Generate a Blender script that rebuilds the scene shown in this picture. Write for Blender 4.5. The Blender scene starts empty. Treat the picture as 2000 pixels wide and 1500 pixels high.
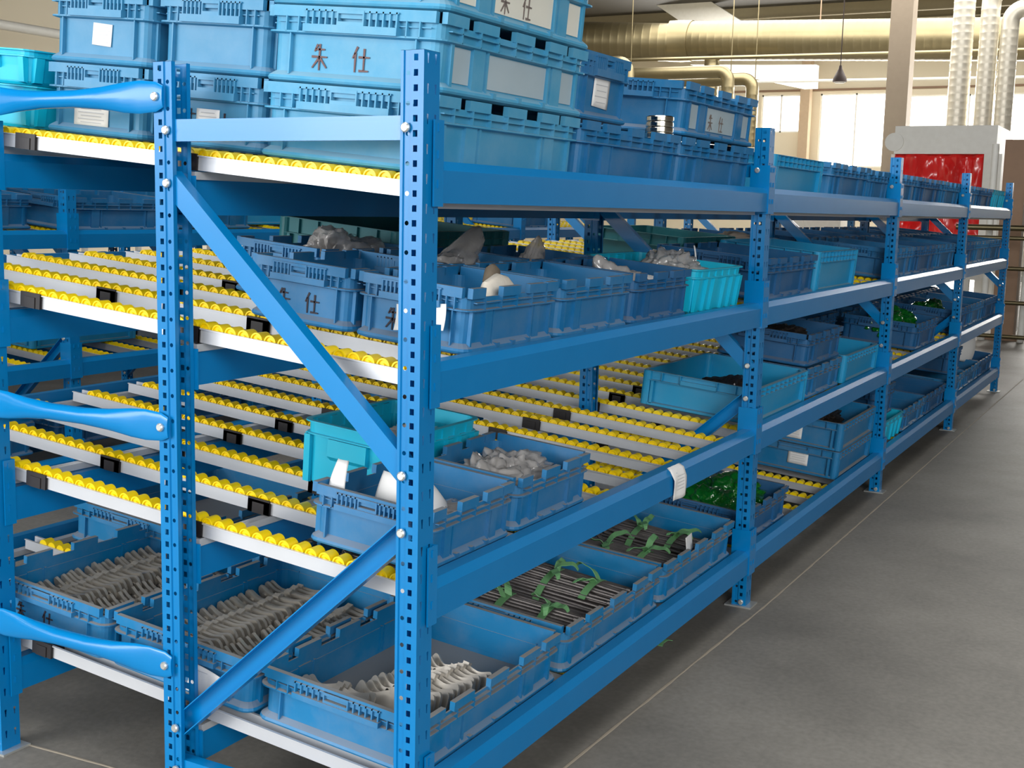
import bpy, bmesh, math, random
from mathutils import Vector, Matrix, noise
PI = math.pi
sc = bpy.context.scene
col = sc.collection
random.seed(7)

# ------------------------------------------------------------------ camera
CAM = Vector((-1.7707, -1.1435, 1.2458))
yaw, pitch, roll = 0.4980, -0.1423, 0.0239
fw = Vector((math.cos(pitch)*math.cos(yaw), math.cos(pitch)*math.sin(yaw), math.sin(pitch)))
rt = fw.cross(Vector((0, 0, 1))).normalized()
up = rt.cross(fw)
rt2 = rt*math.cos(roll) + up*math.sin(roll)
up2 = -rt*math.sin(roll) + up*math.cos(roll)
cd = bpy.data.cameras.new('camera'); cam = bpy.data.objects.new('camera', cd); col.objects.link(cam)
m3 = Matrix((rt2, up2, -fw)).transposed()
cam.matrix_world = Matrix.Translation(CAM) @ m3.to_4x4()
cd.sensor_width = 36.0; cd.lens = 2407.07/2000*36.0
cd.clip_start = 0.05; cd.clip_end = 200
cd.dof.use_dof = False
sc.camera = cam

# ------------------------------------------------------------------ light
w = bpy.data.worlds.new('world'); sc.world = w; w.use_nodes = True
bg = w.node_tree.nodes['Background']
bg.inputs[0].default_value = (1.0, 0.99, 0.97, 1); bg.inputs[1].default_value = 1.0
def area(name, loc, target, sx, sy, power, color=(1, 1, 1)):
    l = bpy.data.lights.new(name, 'AREA'); l.shape = 'RECTANGLE'; l.size = sx; l.size_y = sy
    l.energy = power; l.color = color
    o = bpy.data.objects.new(name, l); col.objects.link(o); o.location = loc
    d = Vector(target)-Vector(loc); o.rotation_euler = d.to_track_quat('-Z', 'Y').to_euler()
    return o
o_ = area('daylight_far_windows', (29.0, 4.5, 3.3), (12, 3, 0.0), 14, 2.6, 1150, (1.0, 0.97, 0.92)); o_.data.spread = math.radians(125)
area('daylight_rear_windows', (-6.6, 5.4, 2.65), (0.6, 0.6, 1.0), 5.5, 2.2, 270, (1.0, 1.0, 1.0))
area('added_floor_fill', (-5.2, 2.6, 1.7), (0.6, 1.0, 0.1), 3, 2.4, 130, (1.0, 0.99, 0.97))  # added fill for the dark floor at lower left, no real opening
area('added_far_fill', (21.5, 4.5, 5.9), (21.5, 4.5, 0), 7, 10, 1400, (1.0, 0.97, 0.92))  # unseen fill added to brighten the far wall and ducts
area('daylight_side_windows', (-5.5, -6.5, 3.6), (-0.2, 0.4, 0.6), 5, 3.0, 360, (1.0, 1.0, 1.0))
area('added_overhead_fill', (0.0, 0.5, 5.9), (0.4, 0.9, 0), 6, 3, 230, (1.0, 1.0, 1.0))  # added overhead fill above the near rack, the ceiling is closed here
sc.view_settings.view_transform = 'Standard'; sc.view_settings.look = 'None'
sc.view_settings.gamma = 1; sc.view_settings.use_curve_mapping = False
sc.view_settings.exposure = 0.25

# ------------------------------------------------------------------ materials
def srgb(r, g, b):
    f = lambda c: (c/255/12.92 if c/255 <= .04045 else ((c/255+.055)/1.055)**2.4)
    return (f(r), f(g), f(b), 1)
MATS = {}
def mat(name, rgb, rough=.5, metal=0., dust=0., dustcol=(150, 148, 145), var=.08, scale=14, spec=.5, bump=0., coat=0., trans=0., alpha=1.):
    if name in MATS: return MATS[name]
    m = bpy.data.materials.new(name); m.use_nodes = True; MATS[name] = m
    nt = m.node_tree; N = nt.nodes; Lk = nt.links; b = N['Principled BSDF']
    b.inputs['Roughness'].default_value = rough; b.inputs['Metallic'].default_value = metal
    b.inputs['Specular IOR Level'].default_value = spec
    b.inputs['Coat Weight'].default_value = coat; b.inputs['Coat Roughness'].default_value = .12
    b.inputs['Transmission Weight'].default_value = trans; b.inputs['Alpha'].default_value = alpha
    tc = N.new('ShaderNodeTexCoord'); nz = N.new('ShaderNodeTexNoise'); nz.inputs['Scale'].default_value = scale; nz.inputs['Detail'].default_value = 5
    Lk.new(tc.outputs['Object'], nz.inputs['Vector'])
    mix = N.new('ShaderNodeMixRGB'); mix.inputs[0].default_value = 1
    c = srgb(*rgb)
    mix.inputs[1].default_value = tuple(x*(1-var) for x in c[:3])+(1,); mix.inputs[2].default_value = tuple(min(1, x*(1+var)) for x in c[:3])+(1,)
    Lk.new(nz.outputs['Fac'], mix.inputs[0])
    out = mix.outputs[0]
    if dust > 0:      # settled dust: thick on faces that look up, patchy film elsewhere
        g = N.new('ShaderNodeNewGeometry'); sx = N.new('ShaderNodeSeparateXYZ'); Lk.new(g.outputs['Normal'], sx.inputs[0])
        r = N.new('ShaderNodeMapRange'); r.inputs[1].default_value = .55; r.inputs[2].default_value = .95; r.inputs[4].default_value = .92*min(1, dust*2.4)
        Lk.new(sx.outputs['Z'], r.inputs[0])
        n2 = N.new('ShaderNodeTexNoise'); n2.inputs['Scale'].default_value = 7; n2.inputs['Detail'].default_value = 8; n2.inputs['Roughness'].default_value = .7
        Lk.new(tc.outputs['Object'], n2.inputs['Vector'])
        r2 = N.new('ShaderNodeMapRange'); r2.inputs[1].default_value = .42; r2.inputs[2].default_value = .75; r2.inputs[4].default_value = dust*.55
        Lk.new(n2.outputs['Fac'], r2.inputs[0])
        mx = N.new('ShaderNodeMath'); mx.operation = 'MAXIMUM'; Lk.new(r.outputs[0], mx.inputs[0]); Lk.new(r2.outputs[0], mx.inputs[1])
        md = N.new('ShaderNodeMixRGB'); Lk.new(mx.outputs[0], md.inputs[0]); Lk.new(out, md.inputs[1]); md.inputs[2].default_value = srgb(*dustcol)
        out = md.outputs[0]
    Lk.new(out, b.inputs['Base Color'])
    if bump > 0:
        bp = N.new('ShaderNodeBump'); bp.inputs['Strength'].default_value = bump; bp.inputs['Distance'].default_value = .004
        n3 = N.new('ShaderNodeTexNoise'); n3.inputs['Scale'].default_value = scale*5; n3.inputs['Detail'].default_value = 4
        Lk.new(tc.outputs['Object'], n3.inputs['Vector']); Lk.new(n3.outputs['Fac'], bp.inputs['Height']); Lk.new(bp.outputs[0], b.inputs['Normal'])
    return m
STEEL = mat('blue_enamel', (0, 120, 184), .34, dust=.10, dustcol=(70, 130, 160), var=.05, coat=.10, spec=.3)
STEEL2 = mat('blue_enamel_plain', (0, 124, 190), .26, var=.05, coat=.25, spec=.3)
CR_BLUE = mat('crate_blue_plastic', (12, 112, 166), .55, dust=.36, dustcol=(150, 146, 138), var=.10)
CR_MID = mat('crate_mid_blue_plastic', (0, 118, 172), .5, dust=.42, dustcol=(150, 146, 140), var=.08)
CR_DUSTY = mat('crate_dusty_pale_blue_plastic', (62, 150, 190), .55, dust=.6, dustcol=(140, 172, 185), var=.10)
CR_PALE = mat('crate_pale_blue_plastic', (48, 130, 172), .5, dust=.45, dustcol=(130, 158, 180), var=.10)
CR_GLARE_GREY = mat('grey_glare_side_panel', (165, 185, 195), .5, dust=.3, dustcol=(190, 195, 195), var=.12, scale=9)  # window glare painted in as a pale grey panel colour
CR_GLARE_WHT = mat('white_glare_side_panel', (225, 224, 212), .55, var=.12, scale=9)  # near-white tone for the strongest painted glare
CR_TEAL = mat('crate_dark_teal_plastic', (30, 118, 128), .5, dust=.35, dustcol=(110, 140, 132), var=.08)
CR_NAVY = mat('crate_deep_blue_plastic', (6, 92, 144), .55, dust=.3, dustcol=(135, 132, 126), var=.10)
CR_TURQ = mat('crate_turquoise_plastic', (0, 188, 222), .45, dust=.16, dustcol=(120, 165, 165), var=.05)
CR_AQUA = mat('crate_aqua_plastic', (15, 150, 200), .5, dust=.35, dustcol=(130, 150, 155), var=.06)
ALU = mat('aluminium_rail', (205, 208, 212), .42, metal=.35, var=.05)
ROLL = mat('yellow_roller_plastic', (252, 218, 0), .38, var=.04)
BLACK = mat('black_clip_plastic', (32, 28, 28), .5)
ZINC = mat('zinc_bolt', (215, 218, 215), .3, metal=.7)
PAPER = mat('white_paper', (238, 238, 236), .8, var=.03)
INK = mat('dark_marker_ink', (45, 40, 50), .7)
PRINT = mat('grey_print', (198, 200, 204), .8)
BRK = mat('grey_cast_bracket', (178, 172, 162), .36, metal=.4, var=.16, scale=30, dust=.1)
ROD = mat('dark_steel_rod', (128, 122, 120), .34, metal=.6, var=.35, scale=30)
GTAPE = mat('green_cloth_tape', (110, 165, 110), .6, var=.15)
FLOOR = None
CREAM = mat('cream_wall', (240, 230, 206), .8, var=.03, scale=1)
CEIL = mat('ceiling_sheet', (56, 52, 42), .7, var=.08, scale=2)
WHITE_M = mat('white_painted_steel', (250, 248, 240), .5)
GALV = mat('galvanised_pipe', (128, 118, 90), .38, metal=.85, var=.15, scale=3)
COLM = mat('beige_column_paint', (205, 180, 150), .7)
BROWN = mat('brown_column_paint', (150, 122, 100), .7)
RED = mat('red_glossy_film', (240, 42, 42), .2, var=.12, scale=6, coat=.8)
GREYS = mat('dark_grey_lamp', (95, 82, 80), .6)
GREENG = mat('pale_green_panel', (150, 170, 130), .5)

def film(name, rgb, alpha, rough=.12, bump=.6):
    m = mat(name, rgb, rough, var=.25, scale=22, bump=bump, spec=.9, coat=.8); m.node_tree.nodes['Principled BSDF'].inputs['Alpha'].default_value = alpha
    return m
BAG = film('grey_clear_bag_film', (196, 192, 188), .72, .1, .25)
GBAG = film('green_bag_film', (14, 112, 32), .94, .12, .25)

def floor_mat():
    m = bpy.data.materials.new('concrete_floor'); m.use_nodes = True; nt = m.node_tree; N = nt.nodes; Lk = nt.links; b = N['Principled BSDF']
    tc = N.new('ShaderNodeTexCoord'); n1 = N.new('ShaderNodeTexNoise'); n1.inputs['Scale'].default_value = 1.3; n1.inputs['Detail'].default_value = 8; n1.inputs['Roughness'].default_value = .65
    n2 = N.new('ShaderNodeTexNoise'); n2.inputs['Scale'].default_value = 60; n2.inputs['Detail'].default_value = 3
    Lk.new(tc.outputs['Object'], n1.inputs[0]); Lk.new(tc.outputs['Object'], n2.inputs[0])
    cr = N.new('ShaderNodeValToRGB'); cr.color_ramp.elements[0].color = srgb(102, 99, 93); cr.color_ramp.elements[1].color = srgb(136, 132, 124)
    cr.color_ramp.elements[0].position = .3; cr.color_ramp.elements[1].position = .7
    Lk.new(n1.outputs['Fac'], cr.inputs[0])
    mx = N.new('ShaderNodeMixRGB'); mx.blend_type = 'OVERLAY'; mx.inputs[0].default_value = .25; Lk.new(cr.outputs[0], mx.inputs[1]); Lk.new(n2.outputs['Fac'], mx.inputs[2])
    Lk.new(mx.outputs[0], b.inputs['Base Color']); b.inputs['Roughness'].default_value = .62
    bp = N.new('ShaderNodeBump'); bp.inputs['Strength'].default_value = .15; bp.inputs['Distance'].default_value = .003
    Lk.new(n2.outputs['Fac'], bp.inputs['Height']); Lk.new(bp.outputs[0], b.inputs['Normal'])
    return m
FLOOR = floor_mat()
def glow(name, rgb, s):
    m = bpy.data.materials.new(name); m.use_nodes = True; b = m.node_tree.nodes['Principled BSDF']
    b.inputs['Base Color'].default_value = srgb(*rgb); b.inputs['Emission Color'].default_value = srgb(*rgb); b.inputs['Emission Strength'].default_value = s
    return m
WINLIT = glow('daylit_window_pane', (255, 250, 240), 3.6)

# ------------------------------------------------------------------ mesh helpers
class MB:
    def __init__(s): s.v = []; s.f = []
    def add(s, vs, fs, M=None):
        o = len(s.v); s.v += [tuple(M @ Vector(v)) if M else tuple(v) for v in vs]; s.f += [tuple(i+o for i in f) for f in fs]; return s
    def box(s, x0, y0, z0, x1, y1, z1, M=None):
        vs = [(x, y, z) for x in (x0, x1) for y in (y0, y1) for z in (z0, z1)]
        return s.add(vs, [(0, 1, 3, 2), (4, 6, 7, 5), (0, 4, 5, 1), (2, 3, 7, 6), (0, 2, 6, 4), (1, 5, 7, 3)], M)
    def prism(s, poly, axis, a, b, M=None):      # poly: list of 2-tuples, in the two other axes in x,y,z order
        def P(p, t):
            if axis == 0: return (t, p[0], p[1])
            if axis == 1: return (p[0], t, p[1])
            return (p[0], p[1], t)
        n = len(poly); vs = [P(p, a) for p in poly]+[P(p, b) for p in poly]
        fs = [tuple(range(n))[::-1], tuple(range(n, 2*n))]+[(i, (i+1) % n, n+(i+1) % n, n+i) for i in range(n)]
        return s.add(vs, fs, M)
    def tube(s, pts, rs, n=12, cap=True, flat=None, M=None):
        vs = []; fs = []; pts = [Vector(p) for p in pts]
        if not isinstance(rs, (list, tuple)): rs = [rs]*len(pts)
        prev = None
        for i, p in enumerate(pts):
            d = (pts[min(i+1, len(pts)-1)]-pts[max(i-1, 0)]).normalized()
            if prev is None:
                a = Vector((0, 0, 1)) if abs(d.z) < .9 else Vector((1, 0, 0))
                u = d.cross(a).normalized()
            else:
                u = (prev-d*prev.dot(d)).normalized()
            prev = u; v = d.cross(u)
            for k in range(n):
                t = 2*PI*k/n; r = rs[i]; ru, rv = (r if not isinstance(r, tuple) else r[0]), (r if not isinstance(r, tuple) else r[1])
                vs.append(p+u*math.cos(t)*ru+v*math.sin(t)*rv)
        for i in range(len(pts)-1):
            for k in range(n): fs.append((i*n+k, i*n+(k+1) % n, (i+1)*n+(k+1) % n, (i+1)*n+k))
        if cap: fs += [tuple(range(n))[::-1], tuple(range((len(pts)-1)*n, len(pts)*n))]
        return s.add(vs, fs, M)
    def mesh(s, name, m, smooth=False):
        me = bpy.data.meshes.new(name); me.from_pydata(s.v, [], s.f); me.update()
        bm = bmesh.new(); bm.from_mesh(me); bmesh.ops.recalc_face_normals(bm, faces=bm.faces); bm.to_mesh(me); bm.free()
        me.materials.append(m)
        if smooth:
            me.shade_smooth(); me.set_sharp_from_angle(angle=math.radians(38))
        return me
    def obj(s, name, m, parent=None, smooth=False):
        return link(name, s.mesh(name, m, smooth), parent)
def link(name, me, parent=None):
    o = bpy.data.objects.new(name, me); col.objects.link(o)
    if parent: o.parent = parent
    return o
def empty(name, loc=(0, 0, 0), label=None, cat=None, group=None):
    o = bpy.data.objects.new(name, None); o.empty_display_size = .05; col.objects.link(o); o.location = loc
    return tag(o, label, cat, group)
def tag(o, label=None, cat=None, group=None, kind=None):
    if label: o['label'] = label
    if cat: o['category'] = cat
    if group: o['group'] = group
    if kind: o['kind'] = kind
    return o
def dup(root, loc=None, rot=None, label=None, group=None):
    r = root.copy(); col.objects.link(r)
    if loc is not None: r.location = loc
    if rot is not None: r.rotation_euler = rot
    if label: r['label'] = label
    if group: r['group'] = group
    for ch in KIDS.get(root.name, []):
        c = ch.copy(); col.objects.link(c); c.parent = r
        for g in KIDS.get(ch.name, []):
            d = g.copy(); col.objects.link(d); d.parent = c
    return r
KIDS = {}
def reg(root):
    KIDS[root.name] = [o for o in col.objects if o.parent == root]
    for c in KIDS[root.name]: KIDS[c.name] = [o for o in col.objects if o.parent == c]
    return root
def struct(o): o['kind'] = 'structure'; return o

# ------------------------------------------------------------------ setting
XW, YL, ZC = 30.0, 15.0, 6.0
fl = MB().box(-7, -8, -.2, XW, YL, 0).obj('floor', FLOOR); struct(fl)
sm = MB()
for x0, y0, x1, y1 in ((-6, -.012, 30, -.004), (.07, -.6, .078, 1.11), (.55, 1.07, .558, 2.7)):
    pass
def crack(name, pts, wd):
    mb = MB(); random.seed(3)
    P = []
    for i in range(len(pts)-1):
        a, b = Vector(pts[i]), Vector(pts[i+1]); n = max(2, int((b-a).length/.05))
        for k in range(n): P.append(a.lerp(b, k/n)+Vector((random.uniform(-.0006, .0006), random.uniform(-.0007, .0007), 0)))
    P.append(Vector(pts[-1]))
    mb.tube(P, [(wd*random.uniform(.6, 1.3), .0012) for _ in P], n=6)
    return mb.obj(name, mat('seam_filler', (158, 148, 132), .8))
struct(crack('trim_1', [(-.3, -.012, .0006), (.6, -.012, .0006), (2.0, -.05, .0006), (9, -.08, .0006)], .004))
struct(crack('trim_2', [(.06, 1.1, .0006), (.075, .87, .0006), (.085, .3, .0006), (.08, -.2, .0006)], .0035))
# ceiling with purlins and painted girders
ce = MB().box(-7, -8, ZC, XW, YL, ZC+.1).obj('ceiling', CEIL); struct(ce)
for i, x in enumerate((15.0, 19.2, 22.6, 27.0, 28.1, 29.2)):
    struct(MB().prism([(x-.06, ZC-.26), (x+.06, ZC-.26), (x+.06, ZC-.24), (x+.012, ZC-.24), (x+.012, ZC), (x-.012, ZC), (x-.012, ZC-.24), (x-.06, ZC-.24)], 1, -8, YL).obj('trim_%d' % (i+3), mat('dull_cream_purlin', (140, 130, 104), .7)))
# far wall with daylit windows: wall built as panels around the openings
wins = [(7.92, 8.95, 3.32, 4.28), (5.62, 7.42, 2.45, 4.28), (2.3, 5.35, 2.45, 4.2), (-1.3, 1.9, 2.45, 4.2), (9.9, 12.2, 2.45, 4.28)]
wb = MB(); ys = sorted({-8.0, YL} | {a for q in wins for a in q[:2]})
for a, b in zip(ys[:-1], ys[1:]):
    hit = [q for q in wins if q[0] <= a and q[1] >= b]
    if hit:
        q = hit[0]; wb.box(XW, a, 0, XW+.2, b, q[2]); wb.box(XW, a, q[3], XW+.2, b, ZC)
    else: wb.box(XW, a, 0, XW+.2, b, ZC)
struct(wb.obj('wall_far', CREAM))
for i, (a, b, c, d) in enumerate(wins):
    o = struct(MB().box(XW+.08, a, c, XW+.1, b, d).obj('window_%d' % (i+1), WINLIT))
    f = MB()
    for y in (a, (a+b)/2-.02, b-.04): f.box(XW+.03, y, c, XW+.07, y+.04, d)
    for z in (c, d-.04): f.box(XW+.03, a, z, XW+.07, b, z+.04)
    f.obj('window_frame', WHITE_M, o)
lw = MB().box(-7, YL, 0, XW, YL+.2, ZC); struct(lw.obj('wall_left', CREAM))
struct(MB().box(-2.5, -8.2, 0, XW, -8, ZC).obj('wall_right', mat('dim_grey_wall', (96, 92, 86), .8)))
struct(MB().box(-7, YL-.06, 1.5, XW, YL, 1.62).obj('trim_20', mat('tan_stripe', (170, 130, 85), .7)))
struct(MB().box(XW-.05, -8, 4.35, XW-.003, YL, 4.4).obj('trim_21', BROWN))
# columns
def column(name, x, y, wd, m, label, top=ZC):
    r = empty(name, (x, y, 0), label, 'column')
    MB().box(-wd/2, -wd/2, 0, wd/2, wd/2, top).obj('shaft', m, r)
    MB().box(-wd*.75, -wd*.75, 0, wd*.75, wd*.75, .03).obj('base_plate', m, r)
    return r
column('building_column', 20, 3.4, .36, mat('tan_column_paint', (150, 136, 118), .7), 'beige building column in front of the big silver duct and windows')
column('building_column', 29.6, 7.68, .24, COLM, 'slim beige column on the far wall between the two left bright windows')
column('building_column', 12.0, .50, .22, BROWN, 'brown column at the right edge beyond the far end of the rack', 2.05)
column('building_column', 9.6, 14.2, .34, COLM, 'pale column by the left wall at the top left of the view')
# girders (sloping white haunches)
def haunch(x, pts, label):
    return tag(MB().prism(pts, 0, x-.12, x+.12).obj('roof_girder', WHITE_M), label, 'girder')
haunch(26, [(10.3, 6.0), (8.95, 6.0), (8.15, 5.5), (9.4, 5.42)], 'white sloping roof girder at the top behind the big silver duct')
haunch(26, [(9.4, 4.62), (7.6, 4.55), (6.45, 4.52), (6.45, 4.02), (6.75, 4.02)], 'white triangular haunch plate below the big silver duct')

# ------------------------------------------------------------------ ducts
def ribbed(mb, a, b, r, pitch, n=28, bulge=.007):
    a, b = Vector(a), Vector(b); Ln = (b-a).length; k = max(2, int(Ln/pitch)); P = []; R = []
    for i in range(k):
        for t, q in ((0, 1), (.08, 1+bulge), (.16, 1), (.98, 1)):
            P.append(a.lerp(b, (i+t)/k)); R.append(r*q)
    P.append(b); R.append(r); mb.tube(P, R, n)
r = empty('ventilation_duct', (24, 4.9, 4.76), 'large silver spiral ventilation duct hanging across the hall below the ceiling', 'duct')
mb = MB(); ribbed(mb, (0, -8, -.30), (0, 3.95, .13), .41, .17); mb.obj('duct_pipe', GALV, r, True)
mb = MB(); ribbed(mb, (0.05, 3.95, .1), (-1.4, 10.0, .3), .40, .17); mb.obj('duct_pipe', GALV, r, True)
MB().tube([(.0, 3.75, .12), (0, 4.0, .13), (-.06, 4.25, .13)], [.43, .44, .43], 28).obj('duct_collar', GALV, r, True)
mb = MB()
for y in (-5, -2.2, 1.0): mb.tube([(0, y, .2), (0, y, 1.23)], .012, 6); mb.tube([(.0, y+.02*math.cos(a), -.1) for a in (0, 1)], .01, 6)
mb.obj('hanger_rod', BROWN, r)
def elbow_duct(name, x, y, z0, z1, rad, dy, label, n=20):
    DM = GALV if name == 'branch_duct' else mat('bright_galvanised_duct', (226, 220, 204), .38, metal=.55, var=.05)
    r = empty(name, (x, y, z0), label, 'duct')
    mb = MB(); nk = int((z1-z0-.25)/.12); P = [Vector((0, 0, z)) for k in range(nk) for z in (k*(z1-z0-.25)/nk, (k+.12)*(z1-z0-.25)/nk, (k+.2)*(z1-z0-.25)/nk)]; nst = len(P)
    top = z1-z0-.25
    if dy:
        sg = 1 if dy > 0 else -1; R_ = rad*1.6
        for k in range(1, 9):
            a = PI/2*k/8; P.append(Vector((0, sg*R_*(1-math.cos(a)), top+R_*math.sin(a))))
        P.append(P[-1]+Vector((0, dy, 0)))
    Rr = [rad*(1.018 if (i % 3 == 1 and i < nst) else 1) for i in range(len(P))]
    mb.tube(P, Rr, n); mb.obj('duct_pipe', DM, r, True)
    MB().tube([(0, 0, 0), (0, 0, .06)], rad*1.04, n).obj('duct_flange', DM, r, True)
    if name == 'branch_duct' and dy: MB().tube([(rad+.012, 0, .1), (rad+.012, 0, ZC-z0)], .01, 6).obj('hanger_rod', GALV, r)
    return r
elbow_duct('exhaust_duct', 20, 2.44, 1.9, 5.95, .17, 0, 'leftmost of the three bright vertical exhaust ducts at the upper right')
elbow_duct('exhaust_duct', 20, 2.03, 1.9, 4.95, .15, -3.0, 'middle vertical exhaust duct at the upper right, bending over at its top')
elbow_duct('exhaust_duct', 20, 1.72, 1.9, 4.62, .14, -3.0, 'rightmost vertical exhaust duct at the upper right, with the lower elbow')
elbow_duct('branch_duct', 23.9, 8.15, 3.1, 4.80, .16, 0, 'short vertical branch duct dropping from the big silver duct')
elbow_duct('branch_duct', 22.6, 7.32, 2.6, 4.1, .13, 2.0, 'bent branch duct below the big duct, next to the straight branch')
elbow_duct('branch_duct', 23.2, 7.0, 2.6, 4.0, .13, 2.0, 'bent branch duct below the big duct, nearest the bright window')
elbow_duct('branch_duct', 21.4, 9.0, 2.6, 4.2, .13, .6, 'bent branch duct below the big duct, behind the crate stack')
# pendant lamp
r = empty('pendant_lamp', (18, 3.9, 3.31), 'dark bell-shaped pendant lamp hanging below the big silver duct', 'lamp')
MB().tube([(0, 0, 0), (0, 0, .05), (0, 0, .12), (0, 0, .2), (0, 0, .25)], [.11, .105, .07, .03, .02], 20).obj('lamp_shade', GREYS, r, True)
MB().tube([(0, 0, .25), (0, 0, ZC-3.31)], .008, 6).obj('lamp_cord', GREYS, r)
MB().tube([(0, 0, -.02), (0, 0, 0)], [.07, .09], 16).obj('bulb', WHITE_M, r, True)
# tube lights and conduit under the duct
r = tag(MB().tube([(22.5, -7, 4.15), (22.5, 10, 4.35)], .035, 8).obj('cable_conduit', GALV, None, True), 'long thin conduit running along under the big silver duct', 'conduit')
r = tag(MB().tube([(25.5, -7, 4.0), (25.5, 11, 4.18)], .03, 8).obj('cable_conduit', WHITE_M, None, True), 'thin white pipe running behind and below the big duct', 'pipe')
tag(MB().tube([(9, 13.8, 3.62), (12, 13.8, 3.62)], .07, 10).obj('wall_pipe', WHITE_M, None, True), 'cream pipe along the left wall above the turquoise crates', 'pipe')
# machine hood with red strip curtain
r = empty('spray_booth', (14, 1.5, 0), 'white machine hood with a round drum end and red film hanging under it', 'machine')
mb = MB(); mb.box(-.2, -.55, 2.0, 1.2, .62, 2.33); mb.obj('hood', WHITE_M, r)
MB().tube([(-.22, .62, 2.14), (1.2, .62, 2.14)], .11, 24).obj('drum', WHITE_M, r, True)
MB().box(-.2, -.62, 0, 1.2, -.42, 2.0).obj('side_or_glare_panel', WHITE_M, r)
for y in (-.55, .62): MB().box(-.1, y, 0, -.02, y+.05, 2.0).obj('frame_post', WHITE_M, r)
def wavy(name, y0, y1, z0, z1, m, parent, x=0, amp=.05, seed=0):
    mb = MB(); nx, nz = 46, 22; vs = []
    for i in range(nx+1):
        for k in range(nz+1):
            y = y0+(y1-y0)*i/nx; z = z0+(z1-z0)*k/nz
            d = noise.noise(Vector((y*7+seed, z*2.2, 1.3)))*amp+noise.noise(Vector((y*16, z*6, seed)))*amp*.35
            vs.append((x+d, y, z))
    fs = [(i*(nz+1)+k, (i+1)*(nz+1)+k, (i+1)*(nz+1)+k+1, i*(nz+1)+k+1) for i in range(nx) for k in range(nz)]
    mb.add(vs, fs); o = mb.obj(name, m, parent, True)
    sm_ = o.modifiers.new('t', 'SOLIDIFY'); sm_.thickness = .003
    return o
wavy('red_film', -.42, .62, .95, 2.0, RED, r, -.12, .12, 3)
r = empty('roller_conveyor', (13.2, 1.35, 0), 'cream conveyor frame standing in front of the red film', 'conveyor')
mb = MB()
for z in (.95, .55): mb.box(-.04, -.9, z, .04, 1.3, z+.07)
mb.obj('rail', WHITE_M, r)
for y in (-.85, -.3, .25, .8, 1.2): MB().box(-.03, y, 0, .03, y+.06, .95).obj('leg', WHITE_M, r)
# guard rail of pipes at the right edge
for i, z in enumerate((1.16, 1.06, .76, .42, .08)):
    tag(MB().tube([(11.4, -2.2, z), (11.4, .95, z)], .022 if i else .03, 10).obj('horizontal_pipe', GALV, None, True),
        'pale horizontal pipe at the right edge, %s' % ('topmost of the five', 'second from the top of the five', 'middle one of the five', 'second from the bottom of the five', 'lowest of the five')[i], 'pipe', 'pipes at the right edge')
for k, (y, lab) in enumerate(((.30, 'right-hand white upright pipe at the right edge beside the brown column'), (.68, 'left-hand white upright pipe beyond the end of the rack'))):
    tag(MB().tube([(11.75, y, 0), (11.75, y, 2.0)], .035, 12).obj('upright_pipe', WHITE_M, None, True), lab, 'pipe')
# white box truck / cabinet seen between the window and the crates
o = empty('white_cabinet', (19, 4.35, 0), 'bright white cabinet standing behind the crates of the second bay', 'cabinet')
MB().box(-.4, -.45, 0, .4, .75, 2.02).obj('body', WHITE_M, o); MB().box(-.415, -.4, .1, -.4, .12, 1.9).obj('door', WHITE_M, o); MB().box(-.415, .16, .1, -.4, .7, 1.9).obj('door', WHITE_M, o)

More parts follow.
